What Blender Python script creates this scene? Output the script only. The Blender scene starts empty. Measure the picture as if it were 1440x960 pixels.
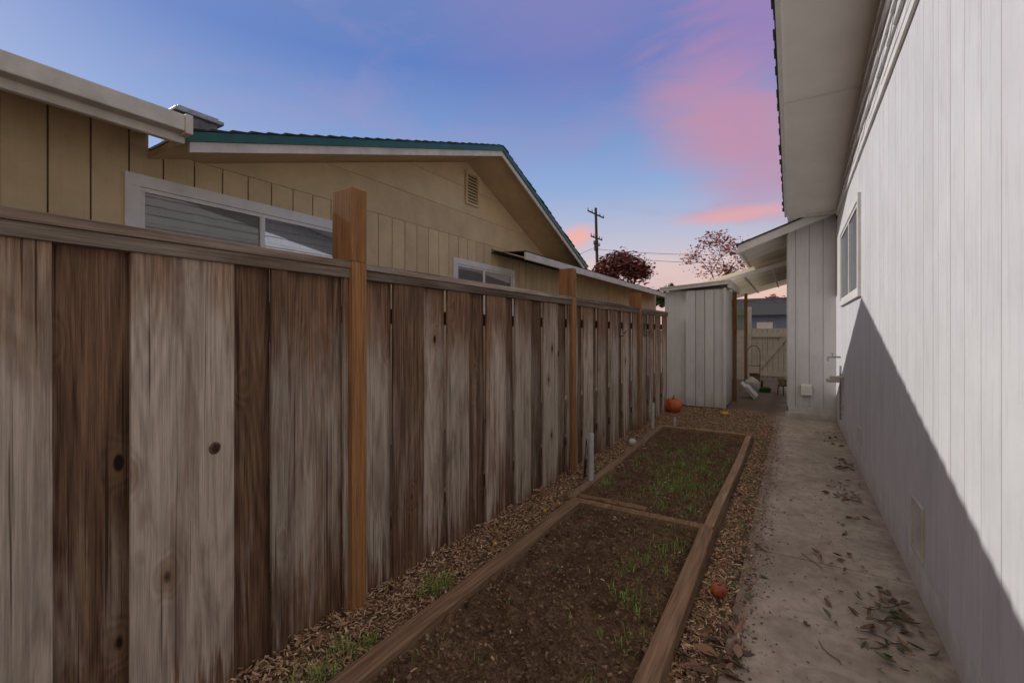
import bpy, math, random
import numpy as np
from mathutils import Vector, Matrix, noise
random.seed(7); rng=np.random.default_rng(7)
C=bpy.context.scene.collection

# ---------------------------------------------------------------- mesh helper
class MB:
    def __init__(s): s.v=[];s.f=[];s.m=[];s.a=[]
    def add(s,vs,fs,mi=0,a=None):
        if a is None: a=(random.random(),random.random(),random.random())
        b=len(s.v); s.v+= [tuple(p) for p in vs]; s.a+=[a]*len(vs)
        for f in fs: s.f.append(tuple(b+i for i in f)); s.m.append(mi)
    def box(s,x0,x1,y0,y1,z0,z1,mi=0,a=None,M=None):
        vs=[(x,y,z) for x in (x0,x1) for y in (y0,y1) for z in (z0,z1)]
        if M is not None: vs=[tuple(M@Vector(p)) for p in vs]
        s.add(vs,[(0,1,3,2),(4,6,7,5),(0,4,5,1),(2,3,7,6),(0,2,6,4),(1,5,7,3)],mi,a)
    def prismx(s,prof,x0,x1,mi=0,a=None):   # prof list of (y,z)
        n=len(prof); vs=[(x0,y,z) for y,z in prof]+[(x1,y,z) for y,z in prof]
        s.add(vs,[tuple(range(n)),tuple(range(2*n-1,n-1,-1))]+[(i,i+n,(i+1)%n+n,(i+1)%n) for i in range(n)],mi,a)
    def prismy(s,prof,y0,y1,mi=0,a=None):   # prof list of (x,z)
        n=len(prof); vs=[(x,y0,z) for x,z in prof]+[(x,y1,z) for x,z in prof]
        s.add(vs,[tuple(range(n)),tuple(range(2*n-1,n-1,-1))]+[(i,i+n,(i+1)%n+n,(i+1)%n) for i in range(n)],mi,a)
    def tube(s,p,q,r0,r1=None,n=8,mi=0,a=None):
        if r1 is None:r1=r0
        p=Vector(p);q=Vector(q);d=(q-p)
        if d.length<1e-6:return
        d.normalize(); u=d.orthogonal().normalized(); w=d.cross(u)
        vs=[]
        for c,r in((p,r0),(q,r1)):
            for i in range(n):
                t=2*math.pi*i/n; vs.append(tuple(c+u*math.cos(t)*r+w*math.sin(t)*r))
        s.add(vs,[(i,(i+1)%n,(i+1)%n+n,i+n) for i in range(n)]+[tuple(range(n-1,-1,-1)),tuple(range(n,2*n))],mi,a)
    def path(s,pts,r,n=8,mi=0,a=None):
        for i in range(len(pts)-1): s.tube(pts[i],pts[i+1],r,r,n,mi,a)
    def obj(s,name,mats,parent=None,smooth=False,bevel=0):
        me=bpy.data.meshes.new(name); me.from_pydata(s.v,[],s.f); 
        for m in mats: me.materials.append(m)
        me.polygons.foreach_set('material_index',s.m)
        at=me.attributes.new('rnd','FLOAT_COLOR','POINT')
        at.data.foreach_set('color',np.array([(a[0],a[1],a[2],1) for a in s.a],dtype=np.float32).ravel())
        me.update(); me.validate()
        import bmesh
        bm=bmesh.new(); bm.from_mesh(me); bmesh.ops.recalc_face_normals(bm,faces=bm.faces); bm.to_mesh(me); bm.free()
        if smooth: me.polygons.foreach_set('use_smooth',[True]*len(me.polygons))
        o=bpy.data.objects.new(name,me); C.objects.link(o)
        if bevel:
            b=o.modifiers.new('bev','BEVEL'); b.width=bevel; b.segments=2; b.limit_method='ANGLE'
        if parent: o.parent=parent
        return o
def empty(name):
    e=bpy.data.objects.new(name,None); C.objects.link(e); return e

# ---------------------------------------------------------------- node helper
class NT:
    def __init__(s,nt): s.nt=nt
    def n(s,t,**k):
        nd=s.nt.nodes.new(t)
        for a,b in k.items(): setattr(nd,a,b)
        return nd
    def l(s,a,b): s.nt.links.new(a,b)
    def setin(s,sock,v):
        if hasattr(v,'is_linked') or isinstance(v,bpy.types.NodeSocket): s.l(v,sock)
        else:
            if sock.type=='RGBA' and len(v)==3: v=(*v,1)
            sock.default_value=v
    def math(s,op,a,b=0.0,c=0.0,clamp=False):
        nd=s.n('ShaderNodeMath',operation=op,use_clamp=clamp)
        for i,v in enumerate((a,b,c)): s.setin(nd.inputs[i],v)
        return nd.outputs[0]
    def mix(s,f,a,b,mode='MIX'):
        nd=s.n('ShaderNodeMix',data_type='RGBA',blend_type=mode)
        s.setin(nd.inputs['Factor'],f); s.setin(nd.inputs[6],a); s.setin(nd.inputs[7],b)
        return nd.outputs[2]
    def ramp(s,f,stops,interp='LINEAR'):
        nd=s.n('ShaderNodeValToRGB'); cr=nd.color_ramp; cr.interpolation=interp
        while len(cr.elements)<len(stops): cr.elements.new(.5)
        for e,(p,c) in zip(cr.elements,stops):
            e.position=p; e.color=(c,c,c,1) if isinstance(c,(int,float)) else (*c,1)
        s.l(f,nd.inputs[0]); return nd.outputs[0]
    def coord(s,scale=(1,1,1),rnd=0):
        tc=s.n('ShaderNodeTexCoord'); v=tc.outputs['Object']
        if rnd:
            at=s.n('ShaderNodeAttribute',attribute_name='rnd')
            vm=s.n('ShaderNodeVectorMath',operation='MULTIPLY_ADD')
            s.l(at.outputs['Color'],vm.inputs[0]); vm.inputs[1].default_value=(rnd,rnd,rnd); s.l(v,vm.inputs[2]); v=vm.outputs[0]
        m=s.n('ShaderNodeMapping'); m.inputs['Scale'].default_value=scale; s.l(v,m.inputs[0]); return m.outputs[0]
    def noise(s,v,scale=1,detail=4,rough=.6,dist=0):
        nd=s.n('ShaderNodeTexNoise'); s.l(v,nd.inputs['Vector'])
        nd.inputs['Scale'].default_value=scale; nd.inputs['Detail'].default_value=detail
        nd.inputs['Roughness'].default_value=rough; nd.inputs['Distortion'].default_value=dist
        return nd.outputs[0]
    def attr(s):
        at=s.n('ShaderNodeAttribute',attribute_name='rnd'); sp=s.n('ShaderNodeSeparateColor'); s.l(at.outputs['Color'],sp.inputs[0])
        return sp.outputs
def material(name):
    m=bpy.data.materials.new(name); m.use_nodes=True; N=NT(m.node_tree)
    b=m.node_tree.nodes['Principled BSDF']; b.inputs['Roughness'].default_value=.7
    return m,N,b
def bump(N,b,h,strength=.4,dist=.01):
    bp=N.n('ShaderNodeBump'); bp.inputs['Strength'].default_value=strength; bp.inputs['Distance'].default_value=dist
    N.l(h,bp.inputs['Height']); N.l(bp.outputs[0],b.inputs['Normal'])
def simple(name,col,rough=.7,var=.15,scale=6,bs=.2,metal=0,rvar=0.0,spec=.5,dirt=None,streak=0):
    m,N,b=material(name)
    v=N.coord(rnd=3 if rvar else 0); f=N.noise(v,scale,4,.65)
    f=N.ramp(f,[(.3,0),(.7,1)])
    dk=tuple(c*(1-var*2) for c in col); lt=tuple(min(1,c*(1+var*.6)) for c in col)
    c=N.mix(f,dk,lt)
    if rvar:
        r=N.attr()[0]; c=N.mix(1.0,c,N.ramp(r,[(0,1-rvar),(1,1.0)]),'MULTIPLY')
    if streak:
        s_=N.noise(N.coord((1,1,.05),rnd=5),45,3,.7); c=N.mix(N.ramp(s_,[(.52,0),(.75,streak)]),c,tuple(x*.45 for x in col))
    if dirt:
        sp=N.n('ShaderNodeSeparateXYZ'); tc=N.n('ShaderNodeTexCoord'); N.l(tc.outputs['Object'],sp.inputs[0])
        h=N.math('MULTIPLY_ADD',N.noise(N.coord((3,3,.6)),2,4,.7),-.7,sp.outputs[2])
        d=N.ramp(N.math('ADD',h,.3),[(0,.6),(.22,0)])
        c=N.mix(d,c,dirt)
    N.l(c,b.inputs['Base Color']); b.inputs['Roughness'].default_value=rough; b.inputs['Metallic'].default_value=metal
    b.inputs['Specular IOR Level'].default_value=spec
    bump(N,b,N.noise(N.coord(),scale*12,2,.6),bs,.004)
    return m

def wood(name,light,dark,red,knots=True,axis='z',graymix=.5,lo=.62,hi=1.15,ringw=.08,soft=(.05,.85),stain=0):
    m,N,b=material(name)
    A=N.attr()
    def S(k): return {'z':(1,1,k),'y':(1,k,1),'x':(k,1,1)}[axis]
    fine=N.noise(N.coord(S(.018),rnd=9),190,4,.75)
    med=N.noise(N.coord(S(.05),rnd=9),30,4,.7)
    big=N.noise(N.coord(S(.3),rnd=9),4.2,4,.6,.6)
    n1=N.noise(N.coord(S(.07),rnd=9),5.0,1.5,.5)
    if knots:
        vo=N.n('ShaderNodeTexVoronoi',feature='F1'); N.l(N.coord((1.5,4.6,2.4),rnd=9),vo.inputs['Vector']); vo.inputs['Scale'].default_value=1
        spc=N.n('ShaderNodeSeparateColor'); N.l(vo.outputs['Color'],spc.inputs[0])
        ok=N.math('GREATER_THAN',spc.outputs[0],.5)
        dn=N.math('ADD',vo.outputs['Distance'],N.math('MULTIPLY_ADD',med,.06,-.03))
        kk=N.math('MULTIPLY',N.ramp(dn,[(.04,1),(.3,0)],'EASE'),ok)
        n1=N.math('ADD',n1,N.math('MULTIPLY',kk,.12))
    ring=N.math('MULTIPLY_ADD',N.math('SINE',N.math('MULTIPLY',n1,140.0)),.5,.5)
    grain=N.math('ADD',N.math('ADD',N.math('MULTIPLY',ring,ringw),N.math('MULTIPLY',fine,.58)),N.math('MULTIPLY',med,.34))
    g=N.ramp(grain,[(.38,0),(.62,1)])
    c1=N.mix(g,tuple(x*.52 for x in light),light)
    c2=N.mix(g,dark,red)
    fm=N.math('ADD',N.math('MULTIPLY_ADD',med,1.0,-.5),N.math('MULTIPLY_ADD',big,1.9,-.95))
    fm=N.math('ADD',N.math('ADD',fm,A[2]),graymix-.5)
    if axis=='z':
        sp=N.n('ShaderNodeSeparateXYZ'); tc=N.n('ShaderNodeTexCoord'); N.l(tc.outputs['Object'],sp.inputs[0])
        zz=N.math('MULTIPLY_ADD',sp.outputs[2],.5,N.math('MULTIPLY_ADD',med,.6,-.30))
        topf=N.ramp(zz,[(.0,.9),(.09,.25),(.25,0),(.60,0),(.90,1)])
        fm=N.math('SUBTRACT',fm,topf)
    f=N.ramp(fm,[(soft[0],0),(soft[1],1)])
    c=N.mix(f,c2,c1)
    if stain:
        s1=N.noise(N.coord(S(.16),rnd=13),9,4,.6,.5); c=N.mix(N.ramp(s1,[(.50,0),(.66,stain)]),c,tuple(x*1.3 for x in dark))
    if knots:
        halo=N.math('MULTIPLY',N.ramp(dn,[(.08,.8),(.24,0)]),ok)
        k=N.math('MULTIPLY',N.ramp(dn,[(.055,1),(.09,0)]),ok)
        c=N.mix(halo,c,tuple(x*.7 for x in red)); c=N.mix(k,c,tuple(x*.25 for x in dark))
    crack=N.ramp(N.noise(N.coord(S(.012),rnd=9),60,2,.6),[(.31,.8),(.38,0)])
    c=N.mix(crack,c,tuple(x*.35 for x in dark))
    br=N.ramp(A[0],[(0,lo),(1,hi)])
    c=N.mix(1.0,c,br,'MULTIPLY')
    N.l(c,b.inputs['Base Color']); b.inputs['Roughness'].default_value=.85; b.inputs['Specular IOR Level'].default_value=.25
    bump(N,b,fine,.6,.004)
    return m

M_fence=wood('fence_wood',(.54,.45,.365),(.085,.045,.027),(.33,.19,.112),lo=.58,hi=1.2,soft=(.1,.75),stain=.6)
M_post=wood('post_wood',(.42,.33,.25),(.24,.11,.045),(.55,.275,.11),knots=False,graymix=.0,ringw=.03)
M_cap=wood('cap_wood',(.44,.365,.30),(.12,.08,.055),(.27,.185,.13),axis='y',knots=False,graymix=.4,ringw=.02,stain=.4)
M_plank=wood('plank_wood',(.50,.37,.26),(.17,.10,.06),(.38,.24,.145),axis='y',knots=False,graymix=.25,stain=.5)
M_beige=simple('beige_siding',(.68,.51,.295),.75,.10,2.5,.15,rvar=.12,streak=.15)
M_beige_dk=simple('beige_groove',(.12,.085,.055),.9)
M_beigeg=simple('beige_gable',(.66,.49,.28),.75,.10,2.0,.15,rvar=.06)
M_white=simple('white_siding',(.70,.685,.68),.6,.05,2.0,.3,rvar=.08,dirt=(.42,.38,.33),streak=.35)
M_whitegr=simple('white_groove',(.17,.165,.16),.8)
M_trim=simple('white_trim',(.74,.71,.67),.6,.08,4,.15)
M_soffit=simple('white_soffit',(.84,.80,.74),.7,.06,1.2,.1)
M_fascia=simple('fascia_tan',(.60,.545,.47),.6,.12,5,.15)
M_gate=simple('cream_gate_paint',(.66,.61,.52),.7,.1,5,.2)
M_green=simple('green_drip_edge',(.012,.10,.08),.4,.15,4,.1)
M_shing=simple('roof_shingle',(.06,.055,.055),.95,.35,25,.8,rvar=.5)
M_metal=simple('galvanized_metal',(.40,.40,.41),.5,.2,20,.1,metal=.5)
M_dark=simple('dark_metal',(.03,.03,.03),.6)
M_found=simple('painted_foundation',(.76,.74,.72),.85,.10,9,1.0,dirt=(.45,.40,.34))

def glass(name,base,refl,tint):
    m,N,b=material(name); b.inputs['Roughness'].default_value=.5
    c=N.mix(N.noise(N.coord(),1.5,3,.6),tuple(x*.7 for x in base),tuple(x*1.3 for x in base)); N.l(c,b.inputs['Base Color'])
    g=N.n('ShaderNodeBsdfGlossy'); g.inputs['Color'].default_value=(*tint,1); g.inputs['Roughness'].default_value=.02
    mx=N.n('ShaderNodeMixShader'); mx.inputs[0].default_value=refl
    N.l(b.outputs[0],mx.inputs[1]); N.l(g.outputs[0],mx.inputs[2])
    out=[n for n in m.node_tree.nodes if n.type=='OUTPUT_MATERIAL'][0]; N.l(mx.outputs[0],out.inputs[0]); return m
M_glass=glass('window_glass',(.15,.15,.16),.35,(.9,.95,1))
M_screen=glass('window_screen',(.10,.09,.08),.11,(.8,.8,.8))
M_glassw=glass('window_glass_bright',(.10,.11,.13),.45,(.8,.85,.95))

# ---------------------------------------------------------------- ground
m,N,b=material('ground_dirt')
v=N.coord(); f=N.noise(v,3,5,.7); f2=N.noise(v,30,4,.7)
c=N.mix(f,(.13,.082,.05),(.28,.19,.125)); c=N.mix(N.ramp(f2,[(.4,0),(.7,1)]),c,(.09,.058,.038))
N.l(c,b.inputs['Base Color']); b.inputs['Roughness'].default_value=1; bump(N,b,f2,.8,.02); M_ground=m
mb=MB(); mb.add([(-1500,-1500,-.06),(1500,-1500,-.06),(1500,1500,-.06),(-1500,1500,-.06)],[(0,1,2,3)]); mb.obj('ground',[M_ground])

def grid(name,x0,x1,y0,y1,z,res,amp,freq,mat,lumps=0):
    nx=max(2,int((x1-x0)/res)); ny=int((y1-y0)/res)
    X,Y=np.meshgrid(np.linspace(x0,x1,nx),np.linspace(y0,y1,ny))
    Z=np.empty_like(X)
    for j in range(ny):
        for i in range(nx):
            p=Vector((X[j,i]*freq,Y[j,i]*freq,1.3))
            Z[j,i]=z+amp*(noise.fractal(p,1.0,2.1,4)+.8*noise.noise(p*.23)+ .5*abs(noise.noise(p*2.7)))
            if lumps: Z[j,i]+=lumps*max(0,noise.noise(p*1.9+Vector((5,9,2)))-.12)*2
    vs=np.stack([X,Y,Z],-1).reshape(-1,3)
    idx=np.arange(nx*ny).reshape(ny,nx)
    fs=np.stack([idx[:-1,:-1],idx[:-1,1:],idx[1:,1:],idx[1:,:-1]],-1).reshape(-1,4)
    me=bpy.data.meshes.new(name); me.from_pydata(vs.tolist(),[],fs.tolist()); me.materials.append(mat)
    me.polygons.foreach_set('use_smooth',[True]*len(me.polygons)); me.update()
    o=bpy.data.objects.new(name,me); C.objects.link(o); return o
m,N,b=material('garden_soil')
v=N.coord(); f=N.noise(v,4,4,.65); f2=N.noise(v,60,4,.75); f3=N.noise(v,230,2,.7)
c=N.mix(N.ramp(f,[(.3,0),(.7,1)]),(.155,.09,.052),(.31,.195,.118)); c=N.mix(N.ramp(f2,[(.42,0),(.62,.85)]),c,tuple((.07,.041,.024)))
c=N.mix(N.ramp(f3,[(.64,0),(.74,.45)]),c,(.40,.29,.19))
N.l(c,b.inputs['Base Color']); b.inputs['Roughness'].default_value=1; b.inputs['Specular IOR Level'].default_value=.1
bump(N,b,f2,1.0,.025); M_soil=m
bed=empty('raised_garden_bed')
o=grid('soil',-1.50,-.52,-.6,3.48,.040,.011,.024,10,M_soil,.034); o.parent=bed
bed2=empty('raised_garden_bed')
o=grid('soil',-1.66,-.54,3.55,6.98,.040,.017,.022,10,M_soil,.024); o.parent=bed2
grid('mulch_ground',-2.25,-1.52,-.6,9.7,.0,.03,.012,8,M_ground)
grid('mulch_ground',-.55,-.2,-.6,9.2,-.008,.03,.006,8,M_ground)
grid('mulch_ground',-1.9,-.4,6.95,9.7,-.005,.04,.012,8,M_ground)

def plank(par,xa,xb,xc,xd,y0,y1,z1,name='plank',seg=12):
    mb=MB(); a=(random.uniform(.4,1),random.random(),random.random()*.6); rings=[]
    for i in range(seg+1):
        t=i/seg; dz=.006*math.sin(5*t+xa*9)+random.uniform(-.003,.003); dx=.005*math.sin(6*t+y0*3)
        y=y0+(y1-y0)*t; L=xa+(xc-xa)*t+dx; R=xb+(xd-xb)*t+dx
        rings+=[(L,y,-.03),(R,y,-.03),(R,y,z1+dz),(L,y,z1+dz)]
    fs=[(0,1,2,3),(seg*4+3,seg*4+2,seg*4+1,seg*4)]
    for i in range(seg):
        for k in range(4): fs.append((i*4+k,i*4+(k+1)%4,(i+1)*4+(k+1)%4,(i+1)*4+k))
    mb.add(rings,fs,0,a); mb.obj(name,[M_plank],par,bevel=.008)
plank(bed,-1.59,-1.48,-1.60,-1.50,-.8,3.50,.10); plank(bed,-.535,-.435,-.575,-.485,-.8,3.50,.105)
plank(bed,-1.60,-.50,-1.60,-.50,3.505,3.565,.10)
plank(bed2,-1.68,-1.61,-1.74,-1.67,3.62,7.0,.085); plank(bed2,-.56,-.49,-.56,-.49,3.57,7.0,.09)
plank(bed2,-1.75,-.48,-1.75,-.48,7.005,7.065,.09)
plank(bed2,-1.60,-1.02,-1.60,-1.02,3.68,3.73,.078)

def chips(name,N_,fx,mats,lmin=.012,lmax=.05,seed=1,fat=1):
    r=np.random.default_rng(seed); P=fx(r,N_); n=len(P)
    L=r.uniform(lmin,lmax,n)*r.uniform(.5,1,n); W=r.uniform(.003,.010,n)*fat; T=r.uniform(.0015,.004,n)*fat
    base=np.array([(x,y,z) for x in(-.5,.5) for y in(-.5,.5) for z in(-.5,.5)])
    V=base[None]*np.stack([L,W,T],-1)[:,None]*r.uniform(.6,1.2,(n,8,1))
    az=r.uniform(0,2*np.pi,n); el=r.normal(0,.3,n); ro=r.normal(0,.5,n)
    ca,sa,ce,se,cr,sr=np.cos(az),np.sin(az),np.cos(el),np.sin(el),np.cos(ro),np.sin(ro)
    y=V[...,1]*cr[:,None]-V[...,2]*sr[:,None]; z=V[...,1]*sr[:,None]+V[...,2]*cr[:,None]; x=V[...,0]
    x2=x*ce[:,None]-z*se[:,None]; z2=x*se[:,None]+z*ce[:,None]
    x3=x2*ca[:,None]-y*sa[:,None]; y3=x2*sa[:,None]+y*ca[:,None]
    V=np.stack([x3,y3,z2],-1)+P[:,None]
    F=np.array([(0,1,3,2),(4,6,7,5),(0,4,5,1),(2,3,7,6),(0,2,6,4),(1,5,7,3)])
    F=(F[None]+8*np.arange(n)[:,None,None]).reshape(-1,4)
    me=bpy.data.meshes.new(name); me.from_pydata(V.reshape(-1,3).tolist(),[],F.tolist()); me.materials.append(mats)
    at=me.attributes.new('rnd','FLOAT_COLOR','POINT'); R=np.repeat(r.random((n,3)),8,0)
    at.data.foreach_set('color',np.concatenate([R,np.ones((n*8,1))],1).astype(np.float32).ravel()); me.update()
    o=bpy.data.objects.new(name,me); C.objects.link(o); return o
m,N,b=material('wood_chip'); A=N.attr()
c=N.ramp(A[0],[(0,(.12,.06,.03)),(.35,(.32,.18,.10)),(.7,(.50,.31,.18)),(.92,(.66,.47,.31)),(1,(.72,.56,.40))])
N.l(c,b.inputs['Base Color']); b.inputs['Roughness'].default_value=.9; M_chip=m
m,N,b=material('soil_clod'); A=N.attr()
c=N.ramp(A[0],[(0,(.08,.047,.027)),(.8,(.23,.14,.086)),(1,(.31,.21,.14))]); N.l(c,b.inputs['Base Color']); b.inputs['Roughness'].default_value=1; M_clod=m
def near(r,n,y0,y1,p=1.6): return y0+(y1-y0)*r.random(n)**p
def f1(r,n):
    k=n; x=r.uniform(-2.02,-1.58,k); y=near(r,k,.2,8.8); z=.012+r.uniform(0,.03,k)+.03*np.clip((-1.95-x)/.08,0,1)
    return np.stack([x,y,z],-1)
def f2(r,n):
    x=-.46+np.abs(r.normal(0,.12,n)); y=near(r,n,.3,8.8); z=.008+r.uniform(0,.016,n); k=x<-.20; return np.stack([x,y,z],-1)[k]
def f3(r,n):
    x=r.uniform(-2.0,-.45,n); y=r.uniform(7.06,9.6,n); z=.015+r.uniform(0,.02,n); return np.stack([x,y,z],-1)
def f4(r,n):
    x=r.uniform(-1.5,-.56,n); y=near(r,n,.2,6.9); z=.06+r.uniform(0,.02,n); return np.stack([x,y,z],-1)
def f5(r,n):
    x=-.24+np.abs(r.normal(0,.07,n)); y=near(r,n,.8,8.5); z=.015+r.uniform(0,.004,n); return np.stack([x,y,z],-1)
chips('wood_chip_mulch',21000,f1,M_chip,seed=1); chips('wood_chip_mulch',9000,f2,M_chip,seed=2)
chips('wood_chip_mulch',6000,f3,M_chip,seed=3); o=chips('soil_debris',350,f4,M_chip,.008,.035,seed=4)
o=chips('soil_clods',5000,f4,M_clod,.008,.022,seed=5,fat=2.2); chips('path_debris',900,f5,M_clod,.004,.02,seed=6)

# path
m,N,b=material('concrete')
v=N.coord(); f=N.noise(v,1.6,5,.7,.5); f2=N.noise(v,12,5,.7); f3=N.noise(v,160,3,.7)
c=N.mix(N.ramp(f,[(.32,0),(.66,1)]),(.32,.26,.20),(.56,.475,.385)); c=N.mix(N.ramp(f2,[(.45,0),(.7,.7)]),c,(.28,.22,.165))
c=N.mix(N.ramp(f3,[(.58,0),(.72,.5)]),c,(.17,.13,.095))
vo=N.n('ShaderNodeTexVoronoi',feature='F1'); N.l(N.coord((1,1,1)),vo.inputs['Vector']); vo.inputs['Scale'].default_value=14
st=N.ramp(vo.outputs['Distance'],[(.05,.6),(.15,0)]); c=N.mix(st,c,(.14,.105,.08))
big=N.ramp(N.noise(v,3.5,3,.6,1.2),[(.56,0),(.64,.35)]); c=N.mix(big,c,(.23,.18,.135))
sp=N.n('ShaderNodeSeparateXYZ'); tc=N.n('ShaderNodeTexCoord'); N.l(tc.outputs['Object'],sp.inputs[0])
e=N.math('ADD',sp.outputs[0],N.math('MULTIPLY_ADD',N.noise(v,9,4,.75),-.34,.17))
c=N.mix(N.ramp(N.math('ADD',e,.45),[(.12,.85),(.32,0)]),c,(.17,.115,.07))
c=N.mix(N.ramp(N.math('SUBTRACT',e,.0),[(.5,0),(.64,.6)]),c,(.19,.14,.10))
N.l(c,b.inputs['Base Color']); b.inputs['Roughness'].default_value=.9; bump(N,b,N.math('ADD',f2,f3),.6,.005); M_conc=m
mb=MB(); ys=[-2,1.4,3.55,5.6,7.6,9.25]
for i in range(len(ys)-1): mb.box(-.28,.62,ys[i],ys[i+1]-.012,-.1,.012+random.uniform(-.002,.002))
mb.box(-1.14,-.11,9.25,12.3,-.1,.013); mb.box(-1.14,.5,12.31,17,-.1,.011); mb.box(-.44,-.281,8.3,9.24,-.1,.010)
mb.obj('concrete_path',[M_conc],bevel=.006)

# ---------------------------------------------------------------- fence
fence=empty('wooden_fence')
eds=[.266,.446,.674,.993,1.19,1.236,1.58,1.70,1.92,2.145,2.41,2.62,2.875,3.11,3.30,3.54]
while eds[-1]<8.6: eds.append(eds[-1]+random.choice([.2,.24,.22,.27]))
pre=[.266]
while pre[0]>-1.6: pre.insert(0,pre[0]-random.choice([.2,.27]))
eds=pre[:-1]+eds; off=len(pre)-1
mb=MB()
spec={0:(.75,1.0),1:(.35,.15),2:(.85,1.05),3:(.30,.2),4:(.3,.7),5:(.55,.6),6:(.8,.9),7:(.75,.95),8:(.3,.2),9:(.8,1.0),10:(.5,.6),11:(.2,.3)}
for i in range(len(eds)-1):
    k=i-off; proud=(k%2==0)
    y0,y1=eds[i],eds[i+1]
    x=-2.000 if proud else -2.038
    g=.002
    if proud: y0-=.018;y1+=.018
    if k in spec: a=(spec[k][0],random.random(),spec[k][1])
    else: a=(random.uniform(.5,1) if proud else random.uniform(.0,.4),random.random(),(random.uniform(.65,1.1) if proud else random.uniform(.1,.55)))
    tl=random.uniform(-.006,.006); zt=1.80; tw=random.uniform(-.004,.004)
    x0,x1=x-.018,x
    vs=[(x0,y0+g,-.03),(x0,y0+g+tl,zt),(x0,y1-g,-.03),(x0,y1-g+tl,zt),(x1+tw,y0+g,-.03),(x1,y0+g+tl,zt),(x1-tw,y1-g,-.03),(x1,y1-g+tl,zt)]
    mb.add(vs,[(0,1,3,2),(4,6,7,5),(0,4,5,1),(2,3,7,6),(0,2,6,4),(1,5,7,3)],0,a)
mb.obj('boards',[M_fence],fence,bevel=.003)
def knot(y,z,R,mat,nm,x=-2.000):
    mb=MB(); n=24; vs=[(x+.003,y,z)]
    for rr,xx in ((.45,x+.0035),(.8,x+.0035),(1.0,x-.001)):
        for i in range(n):
            t=2*math.pi*i/n; q=rr*R*(1+.05*math.sin(2*t+1)+.03*math.sin(5*t)); vs.append((xx,y+q*math.cos(t)*.85,z+q*math.sin(t)))
    fs=[(0,1+i,1+(i+1)%n) for i in range(n)]
    for k in (0,1): fs+=[(1+k*n+i,1+k*n+(i+1)%n,1+(k+1)*n+(i+1)%n,1+(k+1)*n+i) for i in range(n)]
    mb.add(vs,fs); mb.obj(nm,[mat],fence,smooth=True)
M_knot=simple('knot_wood',(.06,.032,.02),.8,.5,70,1.0); M_knot2=simple('knot_ring_wood',(.17,.10,.06),.85,.3,60,.8)
knot(.935,1.03,.027,M_knot2,'knot'); knot(.935,1.03,.018,M_knot,'knot',-1.998)
mb=MB()
yy=-1.7
for L in (2.0,1.36,2.75,2.45,1.9):
    mb.box(-2.10,-1.974,yy,min(yy+L-.004,8.66),1.835,1.872,0,(random.random(),random.random(),random.uniform(.3,.8)))
    mb.box(-2.04,-1.982,yy,min(yy+L-.004,8.66),1.785,1.834,0,(random.random()*.5,random.random(),random.uniform(.2,.6))); yy+=L
mb.box(-2.12,-2.058,-1.7,8.6,.3,.39,0); mb.box(-2.12,-2.058,-1.7,8.6,1.55,1.64,0)
mb.obj('cap_rail',[M_cap],fence,bevel=.004)
for (y,z,gr,br) in ((1.58,2.26,.2,.5),(4.37,2.17,.55,.35),(6.8,2.09,.8,.3)):
    mb=MB(); a=(br,random.random(),gr)
    mb.box(-2.125,-1.966,y,y+.10,1.873,z,0,(.15,.4,1.1)); mb.box(-1.997,-1.966,y+.004,y+.10,-.03,1.8725,0,a)
    mb.obj('post',[M_post],fence,bevel=.004)
mb=MB()
for y in (5.96,7.15):
    mb.path([(-2.0,y,1.62),(-1.96,y,1.62),(-1.95,y,1.5),(-1.93,y,1.48),(-1.90,y,1.52)],.006,6); mb.path([(-2.0,y,1.45),(-1.93,y,1.45)],.006,6)
    mb.box(-1.998,-1.993,y-.02,y+.02,1.42,1.64)
mb.obj('fence_hook',[M_dark],fence)

# ---------------------------------------------------------------- neighbour house
nh=empty('beige_house')
WX=-4.57; RX=-3.86; YA,ZA=1.63,3.01; YP,ZP=5.96,4.404; YB=9.32; S1=(ZP-ZA)/(YP-YA); S2=.4255
def lin(y): return ZA+(y-YA)*S1 if y<YP else ZP-(y-YP)*S2
wins=[(1.48,3.58,1.28,2.77),(5.60,7.42,1.69,2.67)]
def split_boards(mb,y0,y1,x0,x1,zb,zt,wins,gap,r):
    cuts=[y0]+[w for ww in wins for w in ww[:2] if y0+1e-4<w<y1-1e-4]+[y1]; cuts.sort()
    for a_,b_ in zip(cuts[:-1],cuts[1:]):
        mid=(a_+b_)/2; segs=[(zb,zt)]
        for w in wins:
            if w[0]<mid<w[1]: segs=[(zb,w[2]),(w[3],zt)]
        for s0,s1 in segs: mb.box(x0,x1,a_+(gap if a_==y0 else 0),b_-(gap if b_==y1 else 0),s0,s1,0,r)
mb=MB(); y=-7.0
while y<18:
    y1=y+.236
    top=3.03 if (y1>YA and y<9.0) else (3.16 if y<YA else 3.0)
    if y<YA<y1: top=3.03; mb.box(WX-.012,WX,y+.005,YA-.004,3.031,3.15,0,(.5,.5,.5))
    split_boards(mb,y,y1,WX-.012,WX,0,top,wins,.006,(random.random(),)*3)
    y=y1
mb.obj('siding',[M_beige],nh)
mb=MB(); mb.box(WX-.03,WX-.0105,-7,18,0,2.99); mb.box(WX-.03,WX-.0125,-7,1.62,2.991,3.158); mb.obj('siding_backing',[M_beige_dk],nh)
mb=MB()
def gable(z0,z1,x,r):
    t=.11
    ya=YA+max(0,(z0-ZA+t))/S1; yb=YP+(ZP-t-z0)/S2
    yc=YA+max(0,(z1-ZA+t))/S1; yd=YP+(ZP-t-z1)/S2
    mb.prismx([(ya,z0),(min(yb,9.3),z0),(min(yd,9.3),z1),(yc,z1)],x-.02,x,0,r)
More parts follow.
